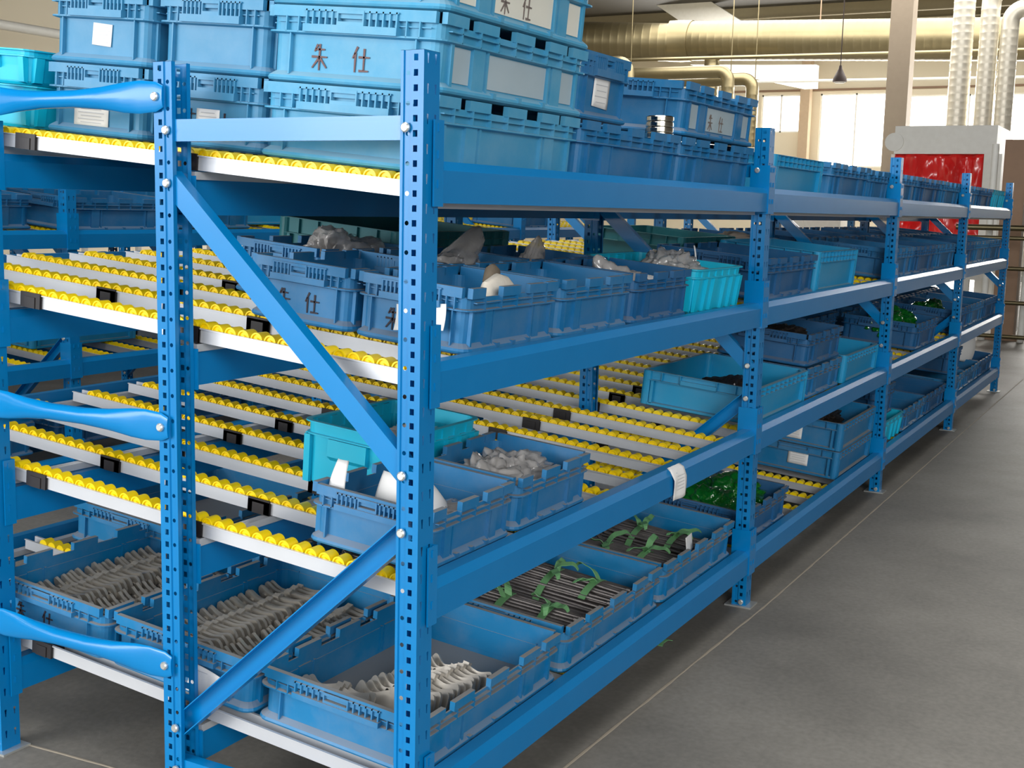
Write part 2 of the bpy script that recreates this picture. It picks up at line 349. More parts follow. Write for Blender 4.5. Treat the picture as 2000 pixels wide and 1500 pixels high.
# ------------------------------------------------------------------ rack
L = 1.9255; PW = .050; PD = .046; H = 1.498
Z0 = [.152, .548, .945, 1.282]           # channel-top height of the roller tracks at y=0, levels from bottom
SL = .088; TH = math.atan(SL)
BT = [.184, .576, .972, 1.322]           # front beam tops
BH = .072
NB = 4
def pt(mb_v, prof, z): pass
def post_mesh():
    bm = bmesh.new()
    pitch = .025; nrow = 59; zbase = H-.012-pitch*nrow - pitch/2
    # outline: list of (x,y) points, with hole type of each segment
    pr = [((.010, .046), None), ((0, .046), None), ((0, .0405), None), ((.003, .039), 'c'), ((.003, .027), None), ((0, .0255), None), ((0, .023), 's'), ((0, .009), None),
          ((0, 0), None), ((.006, 0), 't'), ((.020, 0), None), ((.030, 0), 't'), ((.044, 0), None), ((.05, 0), None), ((.05, .009), 's'), ((.05, .023), None),
          ((.05, .0255), None), ((.047, .027), 'c'), ((.047, .039), None), ((.05, .0405), None), ((.05, .046), None), ((.040, .046), None)]
    pts = [p for p, _ in pr]; typ = [t for _, t in pr]
    vc = {}
    def V(x, y, z):
        k = (round(x, 5), round(y, 5), round(z, 5))
        if k not in vc: vc[k] = bm.verts.new(k)
        return vc[k]
    def shape(t):
        if t == 's': return [(-.0045, -.0055), (0, -.0055), (.0045, -.0055), (.0045, 0), (.0045, .0055), (0, .0055), (-.0045, .0055), (-.0045, 0)]
        if t == 'c': return [(.0042*math.cos(a), .0042*math.sin(a)) for a in [PI*1.25+k*PI/4 for k in range(8)]]
        return [(-.0012, -.0085), (0, -.009), (.0012, -.0085), (.0018, 0), (.0030, .0075), (0, .0085), (-.0030, .0075), (-.0018, 0)]
    rows = []
    for k in range(nrow+1): rows.append((zbase+k*pitch, zbase+(k+1)*pitch, k))
    for i in range(len(pts)-1):
        (xa, ya), (xb, yb) = pts[i], pts[i+1]
        # bottom and top plain strips
        for z0, z1 in ((0, zbase), (rows[-1][1], H)):
            bm.faces.new((V(xa, ya, z0), V(xb, yb, z0), V(xb, yb, z1), V(xa, ya, z1)))
        for z0, z1, k in rows:
            t = typ[i]
            has = t == 's' or (t == 'c' and k % 2 == 0) or (t == 't' and k % 2 == 1)
            if not has:
                bm.faces.new((V(xa, ya, z0), V(xb, yb, z0), V(xb, yb, z1), V(xa, ya, z1))); continue
            Ls = math.hypot(xb-xa, yb-ya); zc = (z0+z1)/2
            out = [(0, z0), (Ls/2, z0), (Ls, z0), (Ls, zc), (Ls, z1), (Ls/2, z1), (0, z1), (0, zc)]
            inn = [(Ls/2+a, zc+b) for a, b in shape(t)]
            def W(s, z): return V(xa+(xb-xa)*s/Ls, ya+(yb-ya)*s/Ls, z)
            for q in range(8):
                a, b = q, (q+1) % 8
                bm.faces.new((W(*out[a]), W(*out[b]), W(*inn[b]), W(*inn[a])))
    bmesh.ops.recalc_face_normals(bm, faces=bm.faces)
    me = bpy.data.meshes.new('upright_post'); bm.to_mesh(me); bm.free(); me.materials.append(STEEL)
    return me
POST = post_mesh()
FOOT = MB().box(-.012, -.02, 0, .062, .066, .005).mesh('foot_plate', ZINC)
BOLT = MB().tube([(0, 0, 0), (-.004, 0, 0), (-.0065, 0, 0)], [.0085, .0085, .006], 14).mesh('bolt', ZINC, True)
def beam_profile(inw):      # y,z with inw=+1: inside towards +y
    p = [(0, 0), (0, .056), (.011, .072), (.040, .072), (.040, 0)]
    return [(a*inw, b) for a, b in p]
def conn_mesh(end, inw):    # end=-1 left end of the beam, +1 right end
    mb = MB(); s = end; tp = .140 if inw > 0 else .076
    mb.box(0 if s > 0 else -.026, min(0, -.0035*inw), -.006, .026 if s > 0 else 0, max(0, -.0035*inw), tp)
    a, b = sorted((-.0035*inw, .058*inw)); mb.box(*((-.0035, a, -.006, 0, b, tp) if s > 0 else (0, a, -.006, .0035, b, tp)))
    for z in (.025, .075, .12)[:(3 if inw > 0 else 1)]: mb.box((.012 if s > 0 else -.016), min(-.0035*inw, -.0055*inw), z, (.016 if s > 0 else -.012), max(-.0035*inw, -.0055*inw), z+.014)
    return mb.mesh('connector', STEEL2)
CONN = {(e, i): conn_mesh(e, i) for e in (-1, 1) for i in (-1, 1)}
BEAM = {i: MB().prism(beam_profile(i), 0, 0, L-PW-.002).mesh('beam', STEEL) for i in (-1, 1)}
YM, YR0, YR1 = .609, 1.105, 1.73          # mid post outer face, rear frame inner and outer faces
def brace(x, ya, za, yb, zb, root, flip=False):       # c-channel between two points inside the frame
    d = Vector((0, yb-ya, zb-za)); Ln = d.length; a = math.atan2(zb-za, yb-ya)
    M = Matrix.Translation((x, ya, za)) @ Matrix.Rotation(a, 4, 'X')
    mb = MB()
    h = .0205
    poly = [(0, -h), (.026, -h), (.026, -h+.002), (.003, -h+.002), (.003, h-.002), (.026, h-.002), (.026, h), (0, h)]
    if flip: poly = [(.026-a_, b_) for a_, b_ in poly]
    mb.prism(poly, 1, -.012, Ln+.012, M)
    o = mb.obj('diagonal_brace' if abs(a) > .2 and abs(a) < 2.9 else 'cross_brace', STEEL2, root)
    for y, z in ((ya, za), (yb, zb)):
        b = link('bolt', BOLT, o); b.location = (x-.008, y, z)
    return o
def gap_tube(x, z, root):
    ys = [YM-.03, YM-.012, YM+.03, YM+.07, YM+.13, YM+.2, YR0-.2, YR0-.13, YR0-.07, YR0-.03, YR0+.012, YR0+.03]
    rs = [(.004, .020), (.004, .028), (.005, .031), (.008, .029), (.014, .022), (.0175, .0175), (.0175, .0175), (.014, .022), (.008, .029), (.005, .031), (.004, .028), (.004, .020)]
    mb = MB(); vs = []; n = 20
    for y, (rx, rz) in zip(ys, rs):
        for k in range(n):
            t = 2*PI*k/n; vs.append((x+rx*math.cos(t), y, z+rz*math.sin(t)))
    fs = [(i*n+k, i*n+(k+1) % n, (i+1)*n+(k+1) % n, (i+1)*n+k) for i in range(len(ys)-1) for k in range(n)]
    fs += [tuple(range(n)), tuple(range((len(ys)-1)*n, len(ys)*n))]
    mb.add(vs, fs); o = mb.obj('spacer_tube', STEEL2, root, True)
    for y in (YM-.014, YR0+.014):
        b = link('bolt', BOLT, o); b.location = (x-.004, y, z)
    return o
def build_rack(loc, label, nb, levels=(0, 1, 2, 3), dz=(0, 0, 0, 0)):
    root = empty('flow_rack', loc, label, 'rack')
    for i in range(nb+1):
        x = i*L
        for y, rz in ((0, 0), (YM, PI), (YR0, 0), (YR1, PI)):
            p = link('upright_post', POST, root); p.location = (x if rz == 0 else x+PW, y, 0.004); p.rotation_euler = (0, 0, rz)
            f = link('foot_plate', FOOT, p); f.location = (0, 0, -.004)
            b = link('bolt', BOLT, p); b.location = (0, .016, .012)
        for ya, yb in ((.033, YM-.033), (YR0+.033, YR1-.033)):
            for k, (za, zb) in enumerate(((1.375, 1.375), (.775, 1.276), (.672, .184), (.095, .095))):
                brace(x+.006, ya, za, yb, zb, root, k == 2)
        for z in (1.437, .803, .315): gap_tube(x-.006, z, root)
    for b_ in range(nb):
        for k in levels:
            z = BT[k]-BH+dz[k]
            for y, inw, zz in ((0, 1, z), (YM, -1, Z0[k]+SL*.59-.046-BH), (YR0, 1, Z0[k]+SL*1.12-.046-BH), (YR1, -1, Z0[k]+SL*1.70-.03-BH+.02)):
                o = link('beam', BEAM[inw], root); o.location = (b_*L+PW+.001, y-.004*inw, zz+(dz[k] if y else 0))
                for e, xx in ((-1, 0), (1, L-PW-.002)):
                    c = link('connector', CONN[(e, inw)], o); c.location = (xx, 0, 0)
    return root
rack = build_rack((0, 0, 0), 'near blue four-bay flow rack with perforated posts running away along the aisle', NB)
# aluminium ledges that carry the tracks
for b_ in range(NB):
    for k in range(4):
        for y, z in ((.043, Z0[k]+SL*.045-.0305), (.575, Z0[k]+SL*.575-.0328), (1.147, Z0[k]+SL*1.147-.0315), (1.655, Z0[k]+SL*1.655-.0315)):
            o = MB().prism([(-.012, -.015), (.014, -.015), (.014, 0), (.004, 0), (.003, .001), (.001, 0), (-.012, 0)], 0, 0, L-PW-.02).obj('support_ledge', ALU, rack)
            o.location = (b_*L+PW+.01, y, z)

# ------------------------------------------------------------------ roller tracks
TW = .034
def rail_mesh(y0, y1):
    mb = MB(); t = .002
    mb.prism([(-TW/2, 0), (-TW/2-.004, 0), (-TW/2-.004, -.002), (-TW/2, -.002), (-TW/2, -.029), (TW/2, -.029), (TW/2, -.002), (TW/2+.004, -.002), (TW/2+.004, 0), (TW/2, 0), (TW/2-t, 0), (TW/2-t, -.027), (-TW/2+t, -.027), (-TW/2+t, 0)], 1, y0, y1)
    return mb.mesh('rail', ALU)
def roller_geo(mb, y, n=18, detail=True):
    R_ = .0145; zc = -.002; w2 = TW/2-.0025
    pr = [(-w2, .0115), (-w2, R_), (-w2+.003, R_), (w2-.003, R_), (w2, R_), (w2, .0115)]
    if not detail: pr = [(-w2, R_), (w2, R_)]; 
    vs = []; fs = []
    for x, r in pr:
        for k in range(n): a = 2*PI*k/n; vs.append((x, y+r*math.sin(a), zc+r*math.cos(a)))
    for i in range(len(pr)-1):
        for k in range(n): fs.append((i*n+k, i*n+(k+1) % n, (i+1)*n+(k+1) % n, (i+1)*n+k))
    if detail:
        # recessed end webs
        for x, r in ((-w2+.0035, .0115), (w2-.0035, .0115)):
            b = len(vs)
            for k in range(n): a = 2*PI*k/n; vs.append((x, y+r*math.sin(a), zc+r*math.cos(a)))
            fs.append(tuple(range(b, b+n)))
            src = 0 if x < 0 else (len(pr)-1)*n
            for k in range(n): fs.append((src+k, src+(k+1) % n, b+(k+1) % n, b+k))
    else: fs += [tuple(range(n)), tuple(range(n, 2*n))]
    mb.add(vs, fs)
    if detail:
        for sx in (-1, 1): mb.tube([(sx*(w2-.0035), y, zc), (sx*(w2+.0005), y, zc)], .0045, 8)
mb = MB(); roller_geo(mb, 0); ROLLER = mb.mesh('roller', ROLL, True)
Y0T, Y1T = .040, 1.648
PITCH = .033; NR = int((Y1T-Y0T-.03)/PITCH)
RAIL = rail_mesh(Y0T, Y1T)
mb = MB()
for q in range(NR): roller_geo(mb, Y0T+.022+q*PITCH, 12, False)
ROLLERS = mb.mesh('roller_row', ROLL, True)
def clip_mesh():
    mb = MB(); mb.box(-TW/2-.007, -.030, -.0300, TW/2+.007, .030, -.001); mb.box(-TW/2-.007, -.030, -.0300, -TW/2-.003, .030, .003); mb.box(TW/2+.003, -.030, -.0300, TW/2+.007, .030, .003)
    mb.box(-TW/2-.009, -.016, -.0300, TW/2+.009, .016, -.006)
    me = mb.mesh('joint_clip', BLACK); return me
CLIP = clip_mesh()
LV = ['bottom', 'third', 'second', 'top']
ORD = ['nearest', 'second', 'third', 'fourth', 'fifth', 'sixth', 'seventh', 'eighth', 'ninth']
BAYN = ['near end bay', 'second bay', 'third bay', 'far end bay']
def track_proto(detail):
    r = empty('roller_track', (0, 0, 0), 'x', 'roller track')
    link('rail', RAIL, r)
    for y in (.594, 1.045): c = link('joint_clip', CLIP, r); c.location = (0, y, 0)
    if detail:
        for q in range(NR): o = link('roller', ROLLER, r); o.location = (0, Y0T+.022+q*PITCH, 0)
    else: link('roller_row', ROLLERS, r)['kind'] = 'stuff'
    return reg(r)
TD = track_proto(True); TS = track_proto(False)
used = {'d': False, 's': False}
GR = empty('guide_rail', (0, 0, 0), 'x', 'guide rail'); link('rail', RAIL, GR)
for y in (.594, 1.045): c = link('joint_clip', CLIP, GR); c.location = (0, y, 0)
GR.location = (.088, 0, Z0[0]+.0085); GR.rotation_euler = (TH, 0, 0); GR['label'] = 'plain aluminium guide rail along the near end of the bottom shelf'
def place_track(kind, loc, label, group):
    p = TD if kind == 'd' else TS
    if not used[kind]:
        used[kind] = True; o = p; o.location = loc
    else: o = dup(p, loc)
    o.rotation_euler = (TH, 0, 0)
    o['label'] = label; o['group'] = group
    return o
for b_ in range(NB):
    for k in range(4):
        for t in range(9):
            if b_ == 0 and k == 0 and t == 0: continue
            kind = 'd' if (b_ == 0 and k in (1, 2)) else 's'
            if t == 0 and b_ == 0: kind = 'd'
            place_track(kind, (b_*L+.087+t*.2125+(.03 if k == 0 else 0), 0, Z0[k]), 'yellow roller track on the %s shelf, %s, %s' % (LV[k], BAYN[b_], 'nearest its near frame' if t == 0 else ORD[t]+' from its near frame'),
                        'yellow roller tracks of the near rack, %s shelf' % LV[k])

# ------------------------------------------------------------------ crates
def rrect(x0, y0, x1, y1, r, n=4):
    P = []
    for cx, cy, a0 in ((x1-r, y1-r, 0), (x0+r, y1-r, PI/2), (x0+r, y0+r, PI), (x1-r, y0+r, 1.5*PI)):
        for k in range(n+1): a = a0+PI/2*k/n; P.append((cx+r*math.cos(a), cy+r*math.sin(a)))
    return P
def shell(mb, Lx, Wy, prof, r, thick_floor):
    vs = []; fs = []; n = None
    for ins, z in prof:
        P = rrect(ins, ins, Lx-ins, Wy-ins, max(.004, r-ins*.6)); n = len(P); vs += [(x, y, z) for x, y in P]
    for i in range(len(prof)-1):
        for k in range(n): fs.append((i*n+k, i*n+(k+1) % n, (i+1)*n+(k+1) % n, (i+1)*n+k))
    fs.append(tuple(range(n))); fs.append(tuple(range((len(prof)-1)*n, len(prof)*n)))
    mb.add(vs, fs)
def crate_std(Lx, Wy, Hh, m):
    mb = MB(); lo = Hh-.019; rb = Hh*.66
    d = .015
    shell(mb, Lx, Wy, [(.014, 0), (.003, .004), (.001, .008), (.003, .013), (d, .022), (d, rb-.004), (.001, rb-.001), (.001, rb+.002), (.010, rb+.003), (.010, lo), (.0135, lo), (.0145, .010)], .028, .01)
    T = .0115
    def bar(x0, y0, x1, y1, z0, z1): mb.box(min(x0, x1), min(y0, y1), z0, max(x0, x1), max(y0, y1), z1)
    # short sides keep full height
    for x in (.002, Lx-.002-T):
        bar(x, .02, x+T, Wy-.02, lo-.001, Hh)
    tabs = ((.34, .53), (.63, .82)) if Lx < .45 else ((.20, .33), (.44, .57), (.68, .81))
    for y in (.002, Wy-.002-T):
        for a, b in ((.012, .11*Lx+.02), (Lx-.11*Lx-.02, Lx-.012)): bar(a, y, b, y+T, lo-.001, Hh)
        for c0, c1_ in tabs:
            bar(c0*Lx, y, c1_*Lx, y+T, lo-.001, Hh-.001)
    for x in (.0, Lx):        # corner quarter blocks
        for y in (.0, Wy):
            cx = .004 if x == 0 else Lx-.028; cy = .004 if y == 0 else Wy-.028
            mb.box(cx, cy, lo-.001, cx+.024 if x == 0 else Lx-.004, cy+.024 if y == 0 else Wy-.004, Hh-.0005) if False else None
    # ribs of the rim band
    nx = max(6, int(Lx/.066)); zs = rb
    for y0, y1 in ((.001, .012), (Wy-.012, Wy-.001)):
        for i in range(1, nx): x = Lx*i/nx; bar(x-.0012, y0, x+.0012, y1, rb, lo)
        bar(.03, y0, Lx-.03, y1, rb+(lo-rb)*.56, rb+(lo-rb)*.56+.002)
        # body bands
        for a, b in ((.07, .085), (.20, .27), (.285, .295), (.705, .715), (.73, .80), (.915, .93)):
            bar(a*Lx, y0+.006 if y0 < .1 else y0-.006+.0, b*Lx, y1+.006 if y0 < .1 else y1-.006, .016, rb)
    for x0, x1 in ((.001, .012), (Lx-.012, Lx-.001)):
        for f in (.13, .20, .80, .87): bar(x0, Wy*f-.0012, x1, Wy*f+.0012, rb, lo)
        for f in (.15, .85): bar(x0+.004 if x0 < .1 else x0-.004, Wy*f-.0015, x1+.006 if x0 < .1 else x1-.006, Wy*f+.0015, .016, rb)
        bar(x0+.004, .03, x1-.004, Wy*.27, rb+(lo-rb)*.62, rb+(lo-rb)*.62+.002) ; bar(x0+.004, Wy*.73, x1-.004, Wy-.03, rb+(lo-rb)*.62, rb+(lo-rb)*.62+.002)
    # lugs on the bottom ledge
    for c in (.33, .5, .67): bar(c*Lx-.006, .0, c*Lx+.006, .012, .008, .018)
    return mb.mesh('body', m, False)
def handle_mesh(Lx, Wy, Hh, side, m):
    mb = MB(); rb = Hh*.66; top = Hh-.006; c = Wy/2; hw = Wy*.26
    s = 1 if side == 0 else -1; X = 0 if side == 0 else Lx
    def bx(a, y0, z0, b, y1, z1):
        xs = sorted((X+s*a, X+s*b)); mb.box(xs[0], y0, z0, xs[1], y1, z1)
    bx(-.006, c-hw, rb+.001, .012, c+hw, rb+(top-rb)*.36)       # projecting lip
    bx(-.002, c-hw, top-.003, .004, c+hw, top)
    for sg in (-1, 1):
        for i in range(5):
            y = c+sg*(hw-.004-i*hw*.14); bx(-.002, y-.0016, rb+(top-rb)*.36, .010, y+.0016, top)
    w = hw*.26
    for y in (c-w-.003, c+w): bx(-.003, y, rb+(top-rb)*.36, .010, y+.003, top)
    bx(-.003, c-w, rb+(top-rb)*.36, .010, c+w, rb+(top-rb)*.52)
    bx(-.003, c-w, top-.006, .010, c+w, top)
    return mb.mesh('handle', m)
def crate_rib(Lx, Wy, Hh, m):
    mb = MB(); rb = Hh*.78
    shell(mb, Lx, Wy, [(.022, 0), (.018, .006), (.012, rb), (.003, rb+.001), (.003, rb+.004), (.009, rb+.005), (.008, Hh-.004), (.0, Hh-.003), (.0, Hh), (.012, Hh), (.016, .008)], .03, .01)
    for y0, s in ((.018, -1), (Wy-.018, 1)):
        for a in (.05, .22, .36, .60, .76, .92):
            a0 = a*Lx; mb.prism([(y0, .004), (y0+s*.010, .006), (y0+s*.0165, rb), (y0, rb)], 0, a0, a0+.022)
        for i in range(1, 7): x = Lx*i/7; mb.box(x-.012, min(y0, y0+s*.013), rb, x+.012, max(y0, y0+s*.013), Hh-.004)
    for x0, s in ((.018, -1), (Lx-.018, 1)):
        for a in (.06, .9):
            mb.prism([(x0, .004), (x0+s*.010, .006), (x0+s*.015, rb), (x0, rb)], 1, a*Wy, a*Wy+.016)
        mb.prism([(x0+s*.002, rb*.55), (x0+s*.018, rb*.66), (x0+s*.018, rb), (x0, rb)], 1, Wy*.3, Wy*.7)
    return mb.mesh('body', m, False)
def crate_panel(Lx, Wy, Hh, m):
    mb = MB(); rb = Hh*.72
    shell(mb, Lx, Wy, [(.010, 0), (.001, .004), (.001, .012), (.014, .014), (.014, rb), (.001, rb+.001), (.001, rb+.003), (.010, rb+.004), (.010, Hh-.003), (.0, Hh-.002), (.0, Hh), (.013, Hh), (.018, .008)], .03, .01)
    r = .016
    for x in (r+.001, Lx-r-.001):
        for y in (r+.001, Wy-r-.001): mb.tube([(x, y, .004), (x, y, Hh-.002)], r+.001, 16)
    for y0, y1 in ((.001, .012), (Wy-.012, Wy-.001)):
        for i in range(1, 12): x = Lx*i/12; mb.box(x-.001, y0, rb, x+.001, y1, Hh-.002)
        z = rb+(Hh-rb)*.5; mb.box(.03, y0, z-.001, Lx-.03, y1, z+.001)
        for a in (.055, .925): mb.box(a*Lx, y0, .01, a*Lx+.012, y1+(.004 if y0 < .1 else 0), rb)
    for x0, x1 in ((.001, .012), (Lx-.012, Lx-.001)):
        z = rb+(Hh-rb)*.5
        for f in (.18, .34, .66, .82): mb.box(x0, Wy*f-.0012, rb, x1, Wy*f+.0012, Hh-.002)
        for f in (.09, .89): mb.box(x0, f*Wy, .01, x1, f*Wy+.01, rb)
        mb.box(x0, Wy*.34, rb+.002, x1, Wy*.66, z)
    return mb.mesh('body', m, False)
MESHC = {}
def crate_parts(kind, size, m):
    k = (kind, size, m.name)
    if k not in MESHC:
        Lx, Wy, Hh = size
        if kind == 'std': MESHC[k] = (crate_std(Lx, Wy, Hh, m), handle_mesh(Lx, Wy, Hh, 0, m), handle_mesh(Lx, Wy, Hh, 1, m))
        elif kind == 'rib': MESHC[k] = (crate_rib(Lx, Wy, Hh, m),)
        else: MESHC[k] = (crate_panel(Lx, Wy, Hh, m),)
    return MESHC[k]
A = (.595, .40, .140); A4 = (.595, .40, .118); B = (.385, .268, .130); B3 = (.335, .258, .120); AB = (.50, .295, .145); PN = (.60, .385, .118); PL = (.60, .385, .150)
# handwriting strokes (unit square, x right, y up)
ZHU = [((.38, .98), (.22, .72)), ((.28, .80), (.78, .80)), ((.08, .52), (.92, .52)), ((.5, 1.0), (.5, .02)), ((.47, .48), (.12, .10)), ((.53, .48), (.9, .12))]
SHI = [((.30, .98), (.06, .55)), ((.20, .76), (.20, .04)), ((.38, .60), (.96, .60)), ((.66, .92), (.66, .12)), ((.42, .10), (.92, .10))]
def strokes(mb, chars, org, ux, uy, nrm, size, gap, wd=.0022):
    for ci, ch in enumerate(chars):
        o = Vector(org)+Vector(ux)*ci*(size+gap)
        for a, b in ch:
            pa = o+Vector(ux)*a[0]*size+Vector(uy)*a[1]*size*1.15; pb = o+Vector(ux)*b[0]*size+Vector(uy)*b[1]*size*1.15
            d = (pb-pa).normalized(); s = d.cross(Vector(nrm)).normalized()*wd; nn = Vector(nrm)*.0007
            mb.add([pa-s-nn, pa+s-nn, pb+s*.6-nn, pb-s*.6-nn, pa-s+nn, pa+s+nn, pb+s*.6+nn, pb-s*.6+nn],
                   [(0, 1, 2, 3), (4, 5, 6, 7), (0, 1, 5, 4), (1, 2, 6, 5), (2, 3, 7, 6), (3, 0, 4, 7)])
def handwriting(root, size, side='end', ink=INK):
    Lx, Wy, Hh = size
    for i, ch in enumerate((ZHU, SHI)):
        mb = MB()
        if side == 'end':   # on the face towards -x; reading direction is -y
            sz = Hh*.30; strokes(mb, [ch], (.0128, Wy*.74-i*(sz+Wy*.13), Hh*.18), (0, -1, 0), (0, 0, 1), (-1, 0, 0), sz, 0)
        else:
            sz = Hh*.28; strokes(mb, [ch], (Lx*.34+i*(sz+Lx*.08), .0122, Hh*.18), (1, 0, 0), (0, 0, 1), (0, -1, 0), sz, 0)
        o = mb.obj('handwritten_character', ink, root); o['label'] = 'hand-written marker character'
def paper_on(root, x, y, z, wy, hz, side='end', curl=0., tilt=0., name='paper_tag'):
    mb = MB(); nx, nz = 6, 5; vs = []
    for i in range(nx+1):
        for k in range(nz+1):
            u = i/nx; v = k/nz; off = -.0015-curl*(u-.3)**2*.05 - curl*(1-v)**2*.03
            a = (u-.5)*wy; b = (v-.5)*hz; aa = a*math.cos(tilt)-b*math.sin(tilt); bb = a*math.sin(tilt)+b*math.cos(tilt)
            vs.append((x+off, y-aa, z+bb) if side == 'end' else (x+aa, y+off, z+bb))
    fs = [(i*(nz+1)+k, (i+1)*(nz+1)+k, (i+1)*(nz+1)+k+1, i*(nz+1)+k+1) for i in range(nx) for k in range(nz)]
    mb.add(vs, fs); o = mb.obj(name, PAPER, root, True); md = o.modifiers.new('t', 'SOLIDIFY'); md.thickness = .0006; md.offset = 0
    o['label'] = 'white paper tag'
    p = MB()
    if curl < .3:
        for q in range(5):
            b = (.34-q*.17)*hz; ww = wy*(.38 if q % 2 else .3)
            if side == 'end': p.box(x-.0026, y-ww, z+b-.0008, x-.0022, y+ww, z+b+.0008)
            else: p.box(x-ww, y-.0026, z+b-.0008, x+ww, y-.0022, z+b+.0008)
        p.obj('printed_line', PRINT, o)
    return o
COL = {'blue': CR_BLUE, 'mid': CR_MID, 'dusty': CR_DUSTY, 'pale': CR_PALE, 'teal': CR_TEAL, 'navy': CR_NAVY, 'turq': CR_TURQ, 'aqua': CR_AQUA}
SIZE = {}
def rollz(k, y, rk=0): return Z0[k]+SL*y+.0128/math.cos(TH)
def crate(kind, size, colr, x, y, k, label, tier=0, group=None, yo=0., zo=0., rot=0., tierh=None, dz=0., tiltx=None):
    """x, y: low corner on shelf level k of the rack standing at yo"""
    r = empty('storage_crate', (0, 0, 0), label, 'crate', group)
    z = rollz(k, y)+zo+tier*(tierh or size[2])*math.cos(TH)+dz
    yy = y-tier*(tierh or size[2])*math.sin(TH)
    r.rotation_euler = (TH if tiltx is None else tiltx, 0, 0); z += .0008*tier
    r.location = (x, yy+yo, z); SIZE[r.name] = size
    if rot:
        r.rotation_mode = 'XYZ'; r.rotation_euler = (TH if tiltx is None else tiltx, 0, 0)
        R_ = Matrix.Translation(r.location) @ Matrix.Rotation(TH, 4, 'X') @ Matrix.Rotation(rot, 4, 'Z'); r.matrix_world = R_
        loc, q, s = R_.decompose(); r.rotation_euler = q.to_euler(); r.location = loc
    parts = crate_parts(kind, size, COL[colr])
    for i, me in enumerate(parts): link('body' if i == 0 else 'handle', me, r)
    return r
def local(r, x, y, z): 
    M = Matrix.Translation(r.location) @ r.rotation_euler.to_matrix().to_4x4(); return M @ Vector((x, y, z))

# --- contents
def ribbon(mb, pts, wdir, w, th=.0008):
    wdir = Vector(wdir).normalized(); n = len(pts); vs = []
    for i, p in enumerate(pts):
        p = Vector(p); d = (Vector(pts[min(i+1, n-1)])-Vector(pts[max(i-1, 0)])).normalized()
        nn = d.cross(wdir).normalized(); ww = w(i/(n-1)) if callable(w) else w
        for a, b in ((-1, -1), (1, -1), (1, 1), (-1, 1)): vs.append(p+wdir*ww*a/2+nn*th*b)
    fs = [(0, 1, 2, 3), (4*n-4, 4*n-3, 4*n-2, 4*n-1)]
    for i in range(n-1):
        for k in range(4): fs.append((4*i+k, 4*i+(k+1) % 4, 4*i+4+(k+1) % 4, 4*i+4+k))
    mb.add(vs, fs)
def bracket_mesh():
    # plate standing on edge in the y-z plane: two lobes joined by a waist, with bosses and drilled holes
    mb = MB(); n = 36; Ln = .172; th = .0036
    up_, lo_ = [], []
    for i in range(n+1):
        u = i/n; y = u*Ln; c = .007*math.sin(u*2*PI+.4); hw = .020+.0065*math.cos(u*4*PI)
        e = 1.0
        if u < .10: e = math.sqrt(max(0, 1-((.10-u)/.10)**2))
        if u > .88: e = math.sqrt(max(0, 1-((u-.88)/.12)**2))
        hw *= max(e, .12); up_.append((y, c+hw)); lo_.append((y, c-hw))
    m_ = n+1; vs = []
    for t in (-th, th): vs += [(t+.0055*math.sin(y/Ln*2*PI), y, z) for y, z in up_]+[(t+.0055*math.sin(y/Ln*2*PI), y, z) for y, z in lo_]
    fs = []
    for i in range(n):
        fs += [(i, i+1, m_+i+1, m_+i), (2*m_+i, 2*m_+i+1, 3*m_+i+1, 3*m_+i), (i, i+1, 2*m_+i+1, 2*m_+i), (m_+i, m_+i+1, 3*m_+i+1, 3*m_+i)]
    fs += [(0, m_, 3*m_, 2*m_), (n, m_+n, 3*m_+n, 2*m_+n)]
    mb.add(vs, fs)
    for y, z, r, l in ((.022, .004, .006, .0065), (.150, -.002, .0075, .008)):
        x0 = .0055*math.sin(y/Ln*2*PI)
        mb.tube([(x0-l, y, z), (x0+l, y, z)], r, 12)
    mb.box(-.006, .070, .016, .006, .086, .030)
    me = mb.mesh('cast_bracket', BRK, True)
    me.materials.append(mat('drilled_hole', (25, 23, 22), .9))
    bm = bmesh.new(); bm.from_mesh(me)
    for y, z, r in ((.048, .004, .0042), (.118, .002, .0042), (.022, .004, .0030)):
        x0 = .0055*math.sin(y/Ln*2*PI)
        for sx in (-1, 1):
            off = th+.0006 if r > .0035 else .0070
            ring = [bm.verts.new((x0+sx*off, y+r*math.cos(2*PI*k/10), z+r*math.sin(2*PI*k/10))) for k in range(10)]
            f = bm.faces.new(ring); f.material_index = 1
    bm.to_mesh(me); bm.free()
    return me
BRACK = bracket_mesh()
def put_brackets(c, rows, label, group, seed):
    """rows: start x,y,z then step x,y,z, count, yaw, lean"""
    rnd = random.Random(seed)
    names = ('row nearer the rack back', 'row nearer the aisle') if len(rows) == 2 else ('back pile', 'front pile', 'fan on the right')
    for ri, (x0, y0, z0, dx, dy, dz, n, yw, lean) in enumerate(rows):
        for i in range(n):
            o = link('cast_bracket', BRACK); tag(o, label+', '+names[ri], 'bracket', group+', '+names[ri])
            j = lambda a: rnd.uniform(-a, a)
            M = Matrix.Translation(local(c, x0+dx*i+j(.0015), y0+dy*i+j(.005), z0+dz*i+j(.003))) @ Matrix.Rotation(TH, 4, 'X') @ Matrix.Rotation(yw+j(.06), 4, 'Z') @ Matrix.Rotation(lean+j(.07), 4, 'Y')
            loc, q, s_ = M.decompose(); o.location = loc; o.rotation_euler = q.to_euler()
RODM = MB().tube([(0, 0, 0), (0, .012, 0), (0, .014, 0), (0, .30, 0), (0, .312, .002), (0, .320, .009)], [.0068, .0068, .0042, .0042, .0055, .0055], 8).mesh('rod', ROD, True)
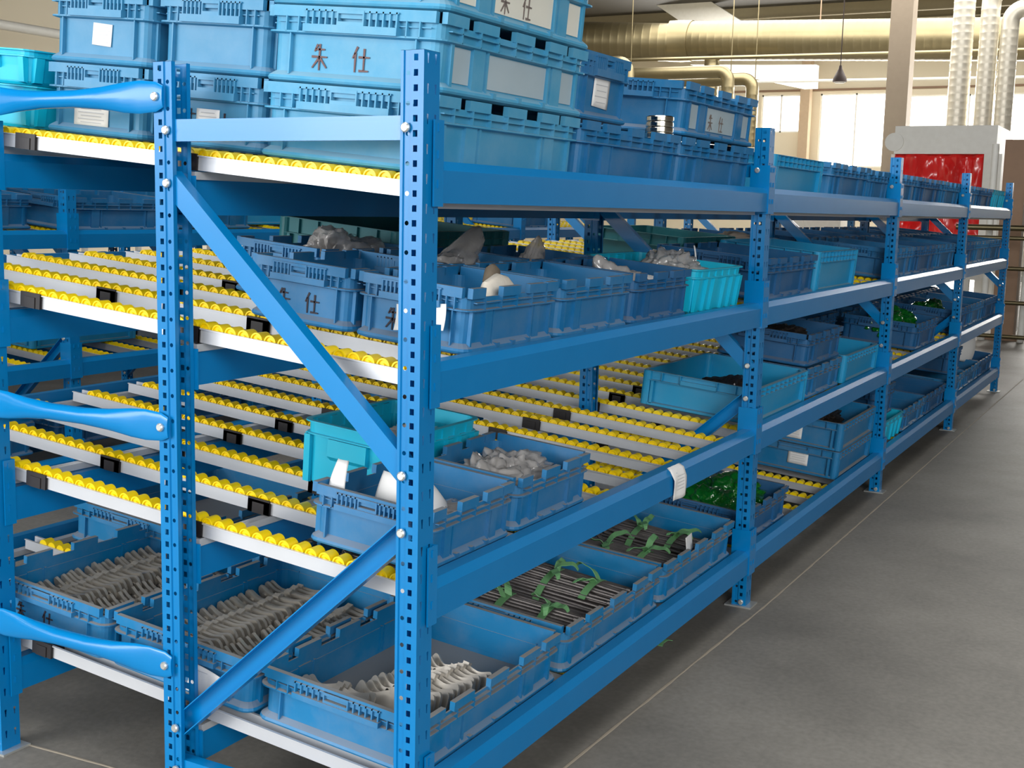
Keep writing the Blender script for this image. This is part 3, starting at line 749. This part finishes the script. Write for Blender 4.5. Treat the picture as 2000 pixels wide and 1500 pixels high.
def rod_bundle(c, x0, y0, z0, n, ang, label, seed, wide=.20, hgt=.055, tapes=((.10, 0), (.22, 1))):
    rnd = random.Random(seed)
    r = empty('rod_bundle', local(c, x0, y0, z0), label, 'rod bundle', 'tied bundles of dark rods')
    r.rotation_euler = (TH, 0, ang)
    def surf(a): return hgt*(1-abs(a)**2.6*.75)
    for i in range(n):
        a = -1+2*(i+.5)/n; k = i % 3
        h = surf(a)*(1-.13*k)-.002+rnd.uniform(-.003, .003)
        o = link('rod', RODM, r); o.location = (a*wide/2, rnd.uniform(-.016, .016), max(.005, h))
        o.rotation_euler = (rnd.uniform(-.015, .015), 0, rnd.uniform(-.05, .05))
    # the hidden core that carries the top rods
    mb = MB(); mb.prism([(-wide/2+.004, 0), (wide/2-.004, 0), (wide/2-.012, hgt*.30), (wide/4, hgt*.62), (0, hgt*.70), (-wide/4, hgt*.62), (-wide/2+.012, hgt*.30)], 1, .012, .30); mb.obj('inner_rods', ROD, r)
    for yy, k in tapes:
        mb = MB(); P = []
        for q in range(21):
            a = -1+2*q/20; P.append((a*(wide/2+.004), yy+.012*a, surf(a)+.0045 if abs(a) < .98 else .004))
        ribbon(mb, P[(0 if k else 3):(15 if k else 21)], (0, 1, 0), .020); mb.obj('tape', GTAPE, r)
        for e in range(3):
            mb = MB(); an = rnd.uniform(0, 2*PI); bx = rnd.uniform(-.3, .3)*wide/2; ln = rnd.uniform(.05, .085); P = []
            hh = rnd.uniform(.012, .035)
            for q in range(11):
                u = q/10; P.append((bx+math.cos(an)*ln*u, yy+math.sin(an)*ln*u, hgt+.006+hh*math.sin(u*PI*.85)+.004*math.sin(u*9)))
            ribbon(mb, P, (-math.sin(an)+.3, math.cos(an), .35), lambda u: .021*(1-.55*u**3)); mb.obj('tape_end', GTAPE, r)
    return r
def bag_in(c, x, y, z, *a, **k):
    Lx, Wy, Hh = SIZE[c.name]; k['box'] = (-x+.019, Lx-x-.019, -y+.019, Wy-y-.019); return bag_obj(local(c, x, y, z), *a, **k)
def bag_obj(loc, sx, sy, sz, m, label, seed, peak=None, cat='plastic bag', name='plastic_bag', group=None, sub=5, box=None):
    bm = bmesh.new(); bmesh.ops.create_icosphere(bm, subdivisions=sub, radius=1)
    for v in bm.verts:
        p = v.co.copy(); s = Vector((seed*3.1, seed*1.7, seed))
        w_ = Vector((p.x*1.3+p.y*.9, p.y*4.2-p.x*1.2, p.z*2.4))
        d = noise.noise(p*1.4+s)*.34+abs(noise.noise(w_+s))*.36-abs(noise.noise(w_*2.1+s))*.20+noise.noise(p*9+s)*.03
        q = p*(1+d-.10)
        if peak:
            pk = Vector(peak).normalized(); t = max(0, p.normalized().dot(pk)); q += pk*(t**9)*Vector(peak).length
        q.z = max(q.z, -.75)
        X, Y = q.x*sx, q.y*sy
        if box:
            X = min(max(X, box[0]), box[1]); Y = min(max(Y, box[2]), box[3])
        v.co = Vector((X, Y, (q.z+.75)*sz))
    me = bpy.data.meshes.new(name); bm.to_mesh(me); bm.free(); me.materials.append(m); me.shade_smooth()
    me.set_sharp_from_angle(angle=math.radians(70))
    o = link(name, me); o.location = loc; o.rotation_euler = (TH, 0, 0); return tag(o, label, cat, group)
def sheet(loc, w_, h_, curl, rz, rx, label, name='paper_sheet', taper=0.):
    mb = MB(); n = 10; vs = []
    for i in range(n+1):
        for k in range(n+1):
            u, v = i/n-.5, k/n
            vs.append(((u*(1-taper*v)+taper*.4*v)*w_, curl*(v**2)*h_*.6+curl*.8*u*u*w_, v*h_))
    fs = [(i*(n+1)+k, (i+1)*(n+1)+k, (i+1)*(n+1)+k+1, i*(n+1)+k+1) for i in range(n) for k in range(n)]
    mb.add(vs, fs); o = mb.obj(name, PAPER, None, True); md = o.modifiers.new('t', 'SOLIDIFY'); md.thickness = .0007
    o.location = loc; o.rotation_euler = (rx, 0, rz); return tag(o, label, 'paper')
def glare_panels(c, size, m, which=(0, 1, 2)):  # thin plates imitating window glare on a crate's aisle side
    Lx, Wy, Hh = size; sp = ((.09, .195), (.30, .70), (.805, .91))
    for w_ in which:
        a, b = sp[w_]; MB().box(a*Lx, .0128, .024, b*Lx, .0146, Hh*.66-.006).obj('side_or_glare_panel', m, c)['label'] = 'pale plate of painted window glare'

# ---------------- top shelf, near bay
x1 = .095
cA = crate('std', A, 'dusty', x1, .045, 3, 'dusty pale blue crate on the top shelf, bottom of the front corner stack', 0)
cA2 = crate('std', A, 'dusty', x1+.004, .045, 3, 'pale blue crate with two large hand-written characters, middle of the corner stack', 1); handwriting(cA2, A, 'end', mat('brown_marker_ink', (110, 85, 85), .8)); glare_panels(cA2, A, CR_GLARE_GREY)
cA3 = crate('std', A, 'dusty', x1+.010, .047, 3, 'blue crate with white painted-glare panels cut by the photo top, front corner stack', 2); glare_panels(cA3, A, CR_GLARE_WHT); handwriting(cA3, A, 'aisle', mat('grey_pencil', (120, 110, 105), .8))
cB = crate('std', AB, 'pale', .12, .450, 3, 'blue crate with a blank tag and hand-written characters behind the middle post', 0); handwriting(cB, AB); paper_on(cB, .013, .15, .055, .06, .045)
cB2 = crate('std', AB, 'pale', .122, .450, 3, 'blue crate right of and above the middle post, second in its stack', 1)
cB3 = crate('std', AB, 'pale', .125, .450, 3, 'blue crate cut by the photo top, third in the stack behind the middle post', 2)
cC = crate('std', AB, 'pale', .115, .757, 3, 'blue crate with a wide torn paper strip, bottom of stack left of the middle post', 0); paper_on(cC, .013, .16, .040, .10, .04)
cC2 = crate('std', AB, 'pale', .118, .757, 3, 'blue crate with a square white paper scrap, left of the middle post', 1); paper_on(cC2, .013, .14, .062, .055, .045, tilt=-.06)
cC3 = crate('std', AB, 'pale', .120, .757, 3, 'blue crate at the photo top, third in the stack left of the middle post', 2)
cD = crate('rib', (.52, .36, .090), 'turq', .10, 1.070, 3, 'bright turquoise crate at the left edge, lower of two', 0); paper_on(cD, .004, .12, .05, .07, .03)
cD2 = crate('rib', (.50, .34, .075), 'turq', .11, 1.085, 3, 'bright turquoise crate at the left edge, upper of two', 0, dz=.092)
c = crate('std', A, 'blue', .700, .045, 3, 'blue crate on the top shelf, bottom of the second front stack', 0)
cE = crate('std', (.385, .285, .15), 'blue', .995, .06, 3, 'darker blue crate turned sideways with a white tag on the second front stack', 0, dz=.1415, rot=PI/2)
paper_on(cE, .013, .15, .07, .085, .075, tilt=-.05)
c = crate('std', A, 'blue', 1.305, .045, 3, 'blue crate by the second post on the top shelf, bottom of its stack', 0)
cF = crate('std', A, 'blue', 1.300, .05, 3, 'blue crate with pale painted-glare panels by the second post, upper of its stack', 1); glare_panels(cF, A, CR_GLARE_GREY)
handwriting(cF, A, 'aisle', mat('grey_pencil', (120, 110, 105), .8))
for i, y in enumerate((.455, .865)):
    crate('std', A, 'blue', .690, y, 3, 'blue crate on the top shelf, %s row behind the second front stack' % ('second', 'third')[i], 0)
    crate('std', A, 'navy', 1.292, y, 3, 'deep blue crate on the top shelf, %s row behind the crates by the second post' % ('second', 'third')[i], 0)
r = empty('metal_ring_stack', (1.235, .078, rollz(3, .1)+.1265), 'shiny silver roll of rings standing on a crate rim on the top shelf', 'metal rings')
for q in range(4): MB().tube([(0, 0, q*.014), (0, 0, q*.014+.002), (0, 0, q*.014+.011), (0, 0, q*.014+.0135)], [.034, .036, .036, .034], 28).obj('ring', mat('polished_steel', (225, 222, 210), .12, metal=1.), r, True)

# ---------------- second shelf, near bay (open bins)
c1 = crate('std', B, 'blue', .225, .045, 2, 'open blue bin with a white glove, front near corner of the second shelf')
paper_on(c1, .010, .105, .062, .12, .05, curl=.5, tilt=.15); handwriting(c1, B)
c2 = crate('std', B, 'blue', .625, .045, 2, 'open blue bin on the second shelf, second along the front')
c3 = crate('std', B, 'navy', 1.030, .045, 2, 'open blue bin with a small grey bag on the second shelf, third along the front')
cT = crate('rib', (.40, .36, .125), 'turq', 1.458, .045, 2, 'bright turquoise ribbed bin holding a big grey bag on the second shelf')
d1 = crate('std', B, 'blue', .232, .322, 2, 'open blue bin with two hand-written characters behind the long diagonal brace, second shelf'); handwriting(d1, B)
d2 = crate('std', B, 'blue', .605, .322, 2, 'open blue bin with a clear bag, second row of the second shelf')
d3 = crate('std', B, 'navy', 1.005, .322, 2, 'open blue bin with an upright grey bag tip, second row of the second shelf')
e1 = crate('std', B, 'blue', .50, .600, 2, 'open blue bin with a grey bag bulging out, third row of the second shelf')
f1 = crate('panel', (.60, .40, .160), 'teal', .895, .66, 2, 'large empty dark teal bin at the back of the second shelf')
bag_in(e1, .22, .13, .045, .12, .075, .070, BAG, 'grey plastic bag bulging above a third-row bin left of the front post', 1, peak=(.6, -.2, .1))
bag_in(d2, .17, .13, .02, .13, .08, .068, BAG, 'crumpled clear bag with a raised corner right of the front post', 3, peak=(.75, 0, 1.1))
bag_in(d3, .24, .14, .025, .075, .055, .055, BAG, 'small grey bag tip poking out of a second-row bin', 4, peak=(.3, 0, .9))
bag_in(c3, .22, .14, .02, .10, .075, .055, BAG, 'small grey bag in the third front bin of the second shelf', 5, peak=(-.3, .3, .7))
bag_in(cT, .21, .17, .035, .125, .09, .066, BAG, 'big shiny grey plastic bag heaped in the turquoise bin', 6, peak=(.1, .2, .2))
bag_in(cT, .09, .24, .06, .055, .055, .028, mat('brown_paper_bag', (120, 105, 88), .7), 'small brown bundle beside the big grey bag', 7, name='paper_bundle', cat='bundle')
sheet(local(cT, .335, .13, .085), .07, .085, .3, .35, .1, 'pointed white paper sticking out of the turquoise bin by the second post', taper=.9)
sheet(local(c3, .30, .06, .095), .07, .04, .8, .3, -.8, 'white slip of paper on the rim of the third front bin')
def glove():
    r = empty('work_glove', local(c1, .19, .045, .098), 'white and grey work glove lying over the rim of the front corner bin', 'glove')
    mb = MB(); mb.tube([(-.050, 0, -.04), (-.046, 0, -.012), (-.030, .0, .010), (-.005, .0, .018), (.025, .004, .014), (.050, .008, .006), (.068, .008, -.004), (.074, .008, -.024)], [(.012, .016), (.016, .024), (.018, .030), (.018, .032), (.016, .030), (.013, .024), (.011, .018), (.008, .012)], 16)
    mb.obj('palm', mat('white_cotton', (228, 220, 205), .9, bump=.4), r, True)
    MB().tube([(.015, .03, .0), (.035, .045, .03), (.055, .055, .048), (.062, .06, .056)], [(.014, .016), (.017, .019), (.017, .019), (.010, .012)], 12).obj('finger', mat('grey_cotton', (120, 108, 92), .9, bump=.4), r, True)
    MB().tube([(.040, .012, .004), (.060, .020, -.002), (.080, .022, -.016), (.084, .022, -.022)], [.012, .012, .011, .006], 12).obj('finger', MATS['white_cotton'], r, True)
    r.rotation_euler = (0, 0, -.1)
glove()
# ---------------- third shelf, near bay
g1 = crate('std', (.335, .285, .120), 'blue', .100, .045, 1, 'open blue bin with curled white papers, front near corner of the third shelf')
g2 = crate('std', (.355, .270, .120), 'blue', .447, .045, 1, 'open blue bin full of clear grey bags, second along the third shelf front')
gT = crate('rib', (.37, .262, .150), 'turq', .415, .338, 1, 'tall turquoise bin behind the front blue bins of the third shelf')
sheet(local(g1, .06, .150, .03), .080, .120, -.35, 1.3, .1, 'curled white paper just left of the front post in the third-shelf bin')
sheet(local(g1, .17, .05, .03), .10, .10, .6, .15, -.2, 'curled white paper just right of the front post in the third-shelf bin', taper=.5)
sheet(local(g1, .020, .238, .06), .065, .105, -.4, 1.35, .1, 'white paper at the left end of the third-shelf front corner bin', taper=.5)
bag_in(g1, .20, .13, .01, .09, .09, .045, BAG, 'grey plastic bag inside the front corner bin of the third shelf', 8)
bag_in(g2, .11, .15, .012, .085, .10, .058, BAG, 'left of two clear grey bags in the second front bin, third shelf', 9)
bag_in(g2, .23, .15, .012, .085, .10, .060, BAG, 'right of two clear grey bags in the second front bin, third shelf', 10)
bag_in(gT, .12, .13, .02, .07, .07, .065, BAG, 'left clear bag in the tall turquoise bin', 11)
bag_in(gT, .26, .12, .02, .085, .075, .068, BAG, 'right clear bag in the tall turquoise bin', 12)
sheet(local(g2, .15, .06, .082), .12, .055, .6, .05, -1.2, 'white paper lying on the clear bags in the second front bin')
# ---------------- bottom shelf, near bay
h1 = crate('std', A4, 'mid', .080, .045, 0, 'wide blue crate part filled with grey brackets, near front corner of the bottom shelf')
h2 = crate('std', A4, 'mid', .076, .452, 0, 'wide blue crate full of grey brackets between the front and middle posts'); paper_on(h2, .002, .120, .040, .085, .062, curl=.20, tilt=-.12)
h3 = crate('std', A4, 'mid', .072, .858, 0, 'wide blue crate of brackets with two hand-written characters, left of the middle post'); handwriting(h3, A4)
h4 = crate('std', A4, 'mid', .700, .045, 0, 'blue crate of rods with loose green tape, second along the bottom shelf front')
h5 = crate('std', A4, 'mid', 1.305, .045, 0, 'blue crate of rods with a white card, by the second post, bottom shelf')
h6 = crate('std', A4, 'mid', .685, .452, 0, 'blue crate of rods in the second row behind the loose green tape')
h7 = crate('std', A4, 'mid', .58, 1.14, 0, 'blue crate alone at the back of the bottom shelf')
h8 = crate('std', A4, 'mid', 1.292, .452, 0, 'blue crate in the second row of the bottom shelf near the second post')
put_brackets(h1, [(.065, .205, .034, .010, -.002, .004, 6, .03, .95), (.07, .03, .028, .013, .003, .003, 4, -.12, 1.0), (.16, .10, .042, .0165, -.004, .001, 13, -.12, .50)],
             'grey cast bracket in the near front bottom crate', 'brackets in the near front crate', 1)
put_brackets(h2, [(.06, .195, .042, .0190, 0, .0004, 25, .08, -.30), (.055, .025, .038, .0205, 0, .0005, 22, -.10, -.32)], 'grey cast bracket in the middle bottom crate', 'brackets in the middle bottom crate', 2)
put_brackets(h3, [(.06, .190, .038, .0195, 0, .0004, 23, .10, -.30), (.055, .025, .034, .0210, 0, .0004, 20, -.12, -.32)], 'grey cast bracket in the left bottom crate', 'brackets in the left bottom crate', 3)
rod_bundle(h4, .17, .035, .013, 46, .03, 'left bundle of dark rods with loose green tape, second bottom crate', 1, .24, .066)
rod_bundle(h4, .43, .035, .013, 46, -.03, 'right bundle of dark rods with loose green tape, second bottom crate', 2, .24, .062)
rod_bundle(h5, .17, .035, .013, 46, .02, 'left bundle of dark rods in the bottom crate by the second post', 3, .24, .060)
rod_bundle(h5, .43, .035, .013, 46, -.04, 'right bundle of dark rods in the bottom crate by the second post', 4, .24, .055)
rod_bundle(h6, .17, .035, .013, 46, .05, 'left bundle of dark rods in the second-row bottom crate', 5, .24, .055)
rod_bundle(h6, .43, .035, .013, 46, .0, 'right bundle of dark rods in the second-row bottom crate', 6, .24, .050)
sheet(local(h5, .27, .03, .085), .07, .05, 0, .1, -.1, 'small white card standing at the edge of the rods, bottom shelf')
p = MB(); vs = []
for i in range(7):
    for k in range(9):
        u, v = i/6, k/8
        zz = .072+.004-v*.090
        if v < .15: y = .012; zz = .0735
        elif v < .3: y = -.001+.004*(1-u); zz = .066
        else: y = -.007-.003*math.sin(u*6+v*4)
        vs.append((u*.088+v*.012, y, zz))
p.add(vs, [(i*9+k, (i+1)*9+k, (i+1)*9+k+1, i*9+k+1) for i in range(6) for k in range(8)])
o = p.obj('paper_note', PAPER, None, True); o.location = (1.21, -.003, BT[1]-BH+.0); md = o.modifiers.new('t', 'SOLIDIFY'); md.thickness = .0008
tag(o, 'crumpled printed paper note stuck over the third beam near the second post', 'paper')
q = MB()
for i in range(5): q.box(.022, -.0125, .050-i*.009, .07, -.0118, .0512-i*.009)
q.obj('printed_line', PRINT, o)
# small piece of tape on the floor
mb = MB(); ribbon(mb, [(0, 0, .001), (.02, .004, .004), (.045, .0, .006), (.06, -.008, .001)], (0, 1, 0), .016); o = mb.obj('tape_scrap', GTAPE, None); o.location = (1.45, .10, 0)
tag(o, 'scrap of green tape on the floor under the bottom shelf', 'tape')

# ---------------- second bay
crate('panel', (.595, .39, .135), 'aqua', 2.115, .045, 3, 'pale aqua crate with a framed side panel, top shelf just past the second post')
crate('std', A, 'blue', 2.86, .045, 3, 'blue crate on the top shelf of the second bay, right of the aqua crate')
crate('std', (.38, .38, .135), 'blue', 3.458, .045, 3, 'blue crate on the top shelf just before the third post')
m1 = crate('std', A, 'navy', 2.110, .045, 2, 'blue bin on the second shelf just past the second post')
m2 = crate('panel', (.595, .39, .150), 'aqua', 2.715, .045, 2, 'light blue bin with a bright rounded corner, second shelf of the second bay')
m4 = crate('panel', (.58, .39, .155), 'teal', 2.42, .46, 2, 'long teal bin in the second row, second shelf of the second bay')
m5 = crate('std', A, 'navy', 3.02, .46, 2, 'blue bin heaped with a dull grey sheet, second shelf of the second bay')
bag_in(m5, .30, .12, .085, .27, .12, .032, mat('dusty_brown_sheet', (140, 128, 115), .8, bump=.3), 'dusty grey plastic sheet heaped over a bin in the second bay', 14, peak=(.2, .2, .5), name='plastic_sheet', cat='plastic sheet')
PARTS = mat('black_parts', (52, 46, 42), .4, metal=.4, var=.5, scale=60, bump=1)
n1 = crate('panel', (.62, .40, .120), 'aqua', 2.045, .045, 1, 'long light blue bin of dark parts on the third shelf behind the second post')
bag_in(n1, .32, .20, .012, .20, .11, .045, PARTS, 'dark metal parts lying in the long light blue bin', 15, name='metal_parts', cat='metal parts')
sheet(local(n1, .14, .11, .06), .04, .045, 0, .2, -.2, 'small white card on the dark parts in the long light blue bin', taper=.4)
n2 = crate('std', (.50, .36, .118), 'blue', 2.69, .05, 1, 'blue crate on the third shelf, lower of the stacked pair in the second bay')
n3 = crate('std', (.50, .36, .122), 'navy', 2.70, .055, 1, 'blue crate of dark parts, upper of the stacked pair in the second bay', dz=.1195)
bag_in(n3, .22, .18, .05, .16, .11, .042, PARTS, 'glinting dark parts heaped in the upper stacked crate, second bay', 16, name='metal_parts', cat='metal parts')
n4 = crate('panel', PN, 'aqua', 3.225, .045, 1, 'light blue bin with a bright rounded corner by the third post, third shelf')
k1 = crate('std', (.50, .39, .118), 'navy', 2.0, .045, 0, 'blue crate of green bags on the bottom shelf behind the second post')
bag_in(k1, .13, .18, .015, .12, .13, .075, GBAG, 'left heap of shiny green plastic bags on the bottom shelf', 17, cat='green bag', name='green_plastic_bag')
bag_in(k1, .37, .19, .015, .11, .13, .070, GBAG, 'right heap of shiny green plastic bags on the bottom shelf', 18, cat='green bag', name='green_plastic_bag')
k2 = crate('panel', PN, 'mid', 3.205, .045, 0, 'blue panelled crate with a white tag by the third post, lower of two'); paper_on(k2, .012, .17, .062, .085, .055)
k3 = crate('panel', PN, 'mid', 3.205, .045, 0, 'blue panelled crate of rods by the third post, upper of two', 1); paper_on(k3, .012, .21, .05, .085, .055)
bag_in(k3, .30, .19, .02, .22, .13, .055, PARTS, 'dark parts in the upper panelled crate by the third post', 19, name='metal_parts', cat='metal parts')
# ---------------- third and fourth bays
cnt = ['first', 'second', 'third', 'fourth', 'fifth']
CN = {'blue': 'blue', 'navy': 'deep blue', 'turq': 'turquoise', 'mid': 'bright blue', 'aqua': 'light teal', 'teal': 'dark teal'}
for b_ in (2, 3):
    bn = ('third', 'fourth')[b_-2]
    for lev in range(4):
        Xb = b_*L+.065; xs = [0, .61, 1.22]
        if lev == 1 and b_ == 2: xs = [.80]
        for i, dx in enumerate(xs):
            cc = ['blue', 'navy', 'blue', 'turq', 'mid'][(b_*3+lev*2+i) % 5]
            if cc == 'turq' and not (b_ == 2 and lev == 0 and i == 0): cc = 'navy'
            if b_ == 2 and lev == 0 and i == 0: cc = 'turq'
            if b_ == 3 and lev == 3 and i == 2: cc = 'turq'
            cr = crate('std' if cc != 'turq' else 'rib', A if lev != 0 else A4, cc, Xb+dx, .045, lev, '%s crate, front of the %s shelf, %s bay, %s from its near post' % (CN[cc], LV[lev], bn, cnt[i]))
            if b_ == 2 and lev == 2 and i == 0: paper_on(cr, .013, .26, .06, .11, .06)
            if lev in (1, 2) and not (b_ == 2 and lev == 1): crate('std', A, 'navy', Xb+dx, .46, lev, 'deep blue crate, second row of the %s shelf, %s bay, %s from its near post' % (LV[lev], bn, cnt[i]))
        if b_ == 2 and lev == 1:
            crate('std', A, 'navy', Xb+.25, .46, lev, 'dark crate with a white tag, second row of the third shelf, third bay')
            crate('std', A, 'navy', Xb+1.2, .46, lev, 'dark crate behind the green bag crate, third shelf, third bay')
        if lev == 0:
            crate('std', (.40, .30, .15), 'navy', Xb+.12+.1*(b_-2), .08, lev, 'smaller deep blue crate stacked on the bottom shelf crates of the %s bay' % bn, dz=.1195)
for (b_, x, lev, s_) in ((2, 1.0, 1, 21), (2, 1.28, 1, 22), (3, .3, 1, 23)):
    bag_obj((b_*L+x, .24, rollz(lev, .2)+.045), .13, .11, .072, GBAG, 'green plastic bag on the third shelf of the %s bay%s' % (('third', 'fourth')[b_-2], ', %s one' % ('nearer' if x < 1.1 else 'farther') if b_ == 2 else ''), s_, cat='green bag', name='green_plastic_bag')
sheet((3*L+1.3, .12, rollz(0, .1)+.10), .22, .16, .8, -.3, .5, 'large curled grey sheet on the bottom shelf of the far end bay')

# ------------------------------------------------------------------ second and third rack rows
DZ2 = (0, .01, .14, .08)
OX2, OY2, OX3, OY3 = -.17-L, 2.83, 1.3, 5.6
rack2 = build_rack((OX2, OY2, 0), 'second blue flow rack row standing behind the near rack', 5, dz=DZ2)
rack3 = build_rack((OX3, OY3, 0), 'third blue flow rack row, seen between the shelves beyond the second row', 4)
def simple_tracks(ox, oy, nb, levels, rowname, dz=(0, 0, 0, 0)):
    for b_ in range(nb):
        for k in levels:
            for t in range(9):
                place_track('s', (ox+b_*L+.087+t*.2125, oy, Z0[k]+dz[k]), 'yellow roller track, %s rack row, %s shelf, %s bay, %s across' % (rowname, LV[k], cnt[b_], ORD[t]), 'roller tracks of the %s rack row' % rowname)
simple_tracks(OX2, OY2, 5, (1, 2), 'second', DZ2)
simple_tracks(OX3, OY3, 4, (1, 2), 'third')
rnd = random.Random(11)
for rn, ox, oy, nb in (('second', OX2, OY2, 5), ('third', OX3, OY3, 4)):
    for b_ in range(nb):
        for lev, fill in ((0, .5), (1, .35 if rn == 'second' else .6), (2, .95 if rn == 'second' else .6), (3, .35 if rn == 'second' else .2)):
            for i in range(3):
                go = rnd.random() < fill; cc = rnd.choice(['blue', 'navy', 'aqua', 'mid']); yj = rnd.uniform(0, .3)
                if not go or (rn == 'second' and lev == 3 and b_ > 1) or (lev == 2 and rn == 'second' and b_ >= 3 and i > 0): continue
                crate('std' if cc != 'aqua' else 'panel', A if cc != 'aqua' else PL, cc, ox+b_*L+.065+i*.61, .045+yj, lev,
                      '%s crate, %s rack row, %s shelf, %s bay, %s along' % (CN[cc], rn, LV[lev], cnt[b_], cnt[i]), yo=oy, zo=DZ2[lev] if rn == 'second' else 0)
for i in range(6):
    x = 5.2+i*2.0; y = 9.6
    r = empty('workstation_frame', (x, y, 0), 'cream steel workstation frame beyond the racks, %s from the left' % cnt[i] if i < 5 else 'cream steel workstation frame beyond the racks, farthest right', 'workstation', 'cream workstations beyond the racks')
    for dx in (0, .8, 1.6):
        MB().box(dx, 0, 0, dx+.05, .05, 1.75).obj('frame_post', WHITE_M, r)
    for z in (.75, 1.12, 1.35, 1.7): MB().box(0, .0, z, 1.65, .5, z+.03).obj('shelf', WHITE_M if z != 1.35 else GREENG, r)
    for q in range(4):
        MB().box(.08+q*.4, .1, 1.15, .36+q*.4, .4, 1.30).obj('tray', (GREENG, BROWN, WHITE_M, BRK)[(q+i) % 4], r)
bad = [o['label'] for o in col.objects if 'label' in o and not 4 <= len(o['label'].replace(',', ' ').split()) <= 16 and o.parent is None]
if bad: print('LABEL LENGTH', len(bad), bad[:6])
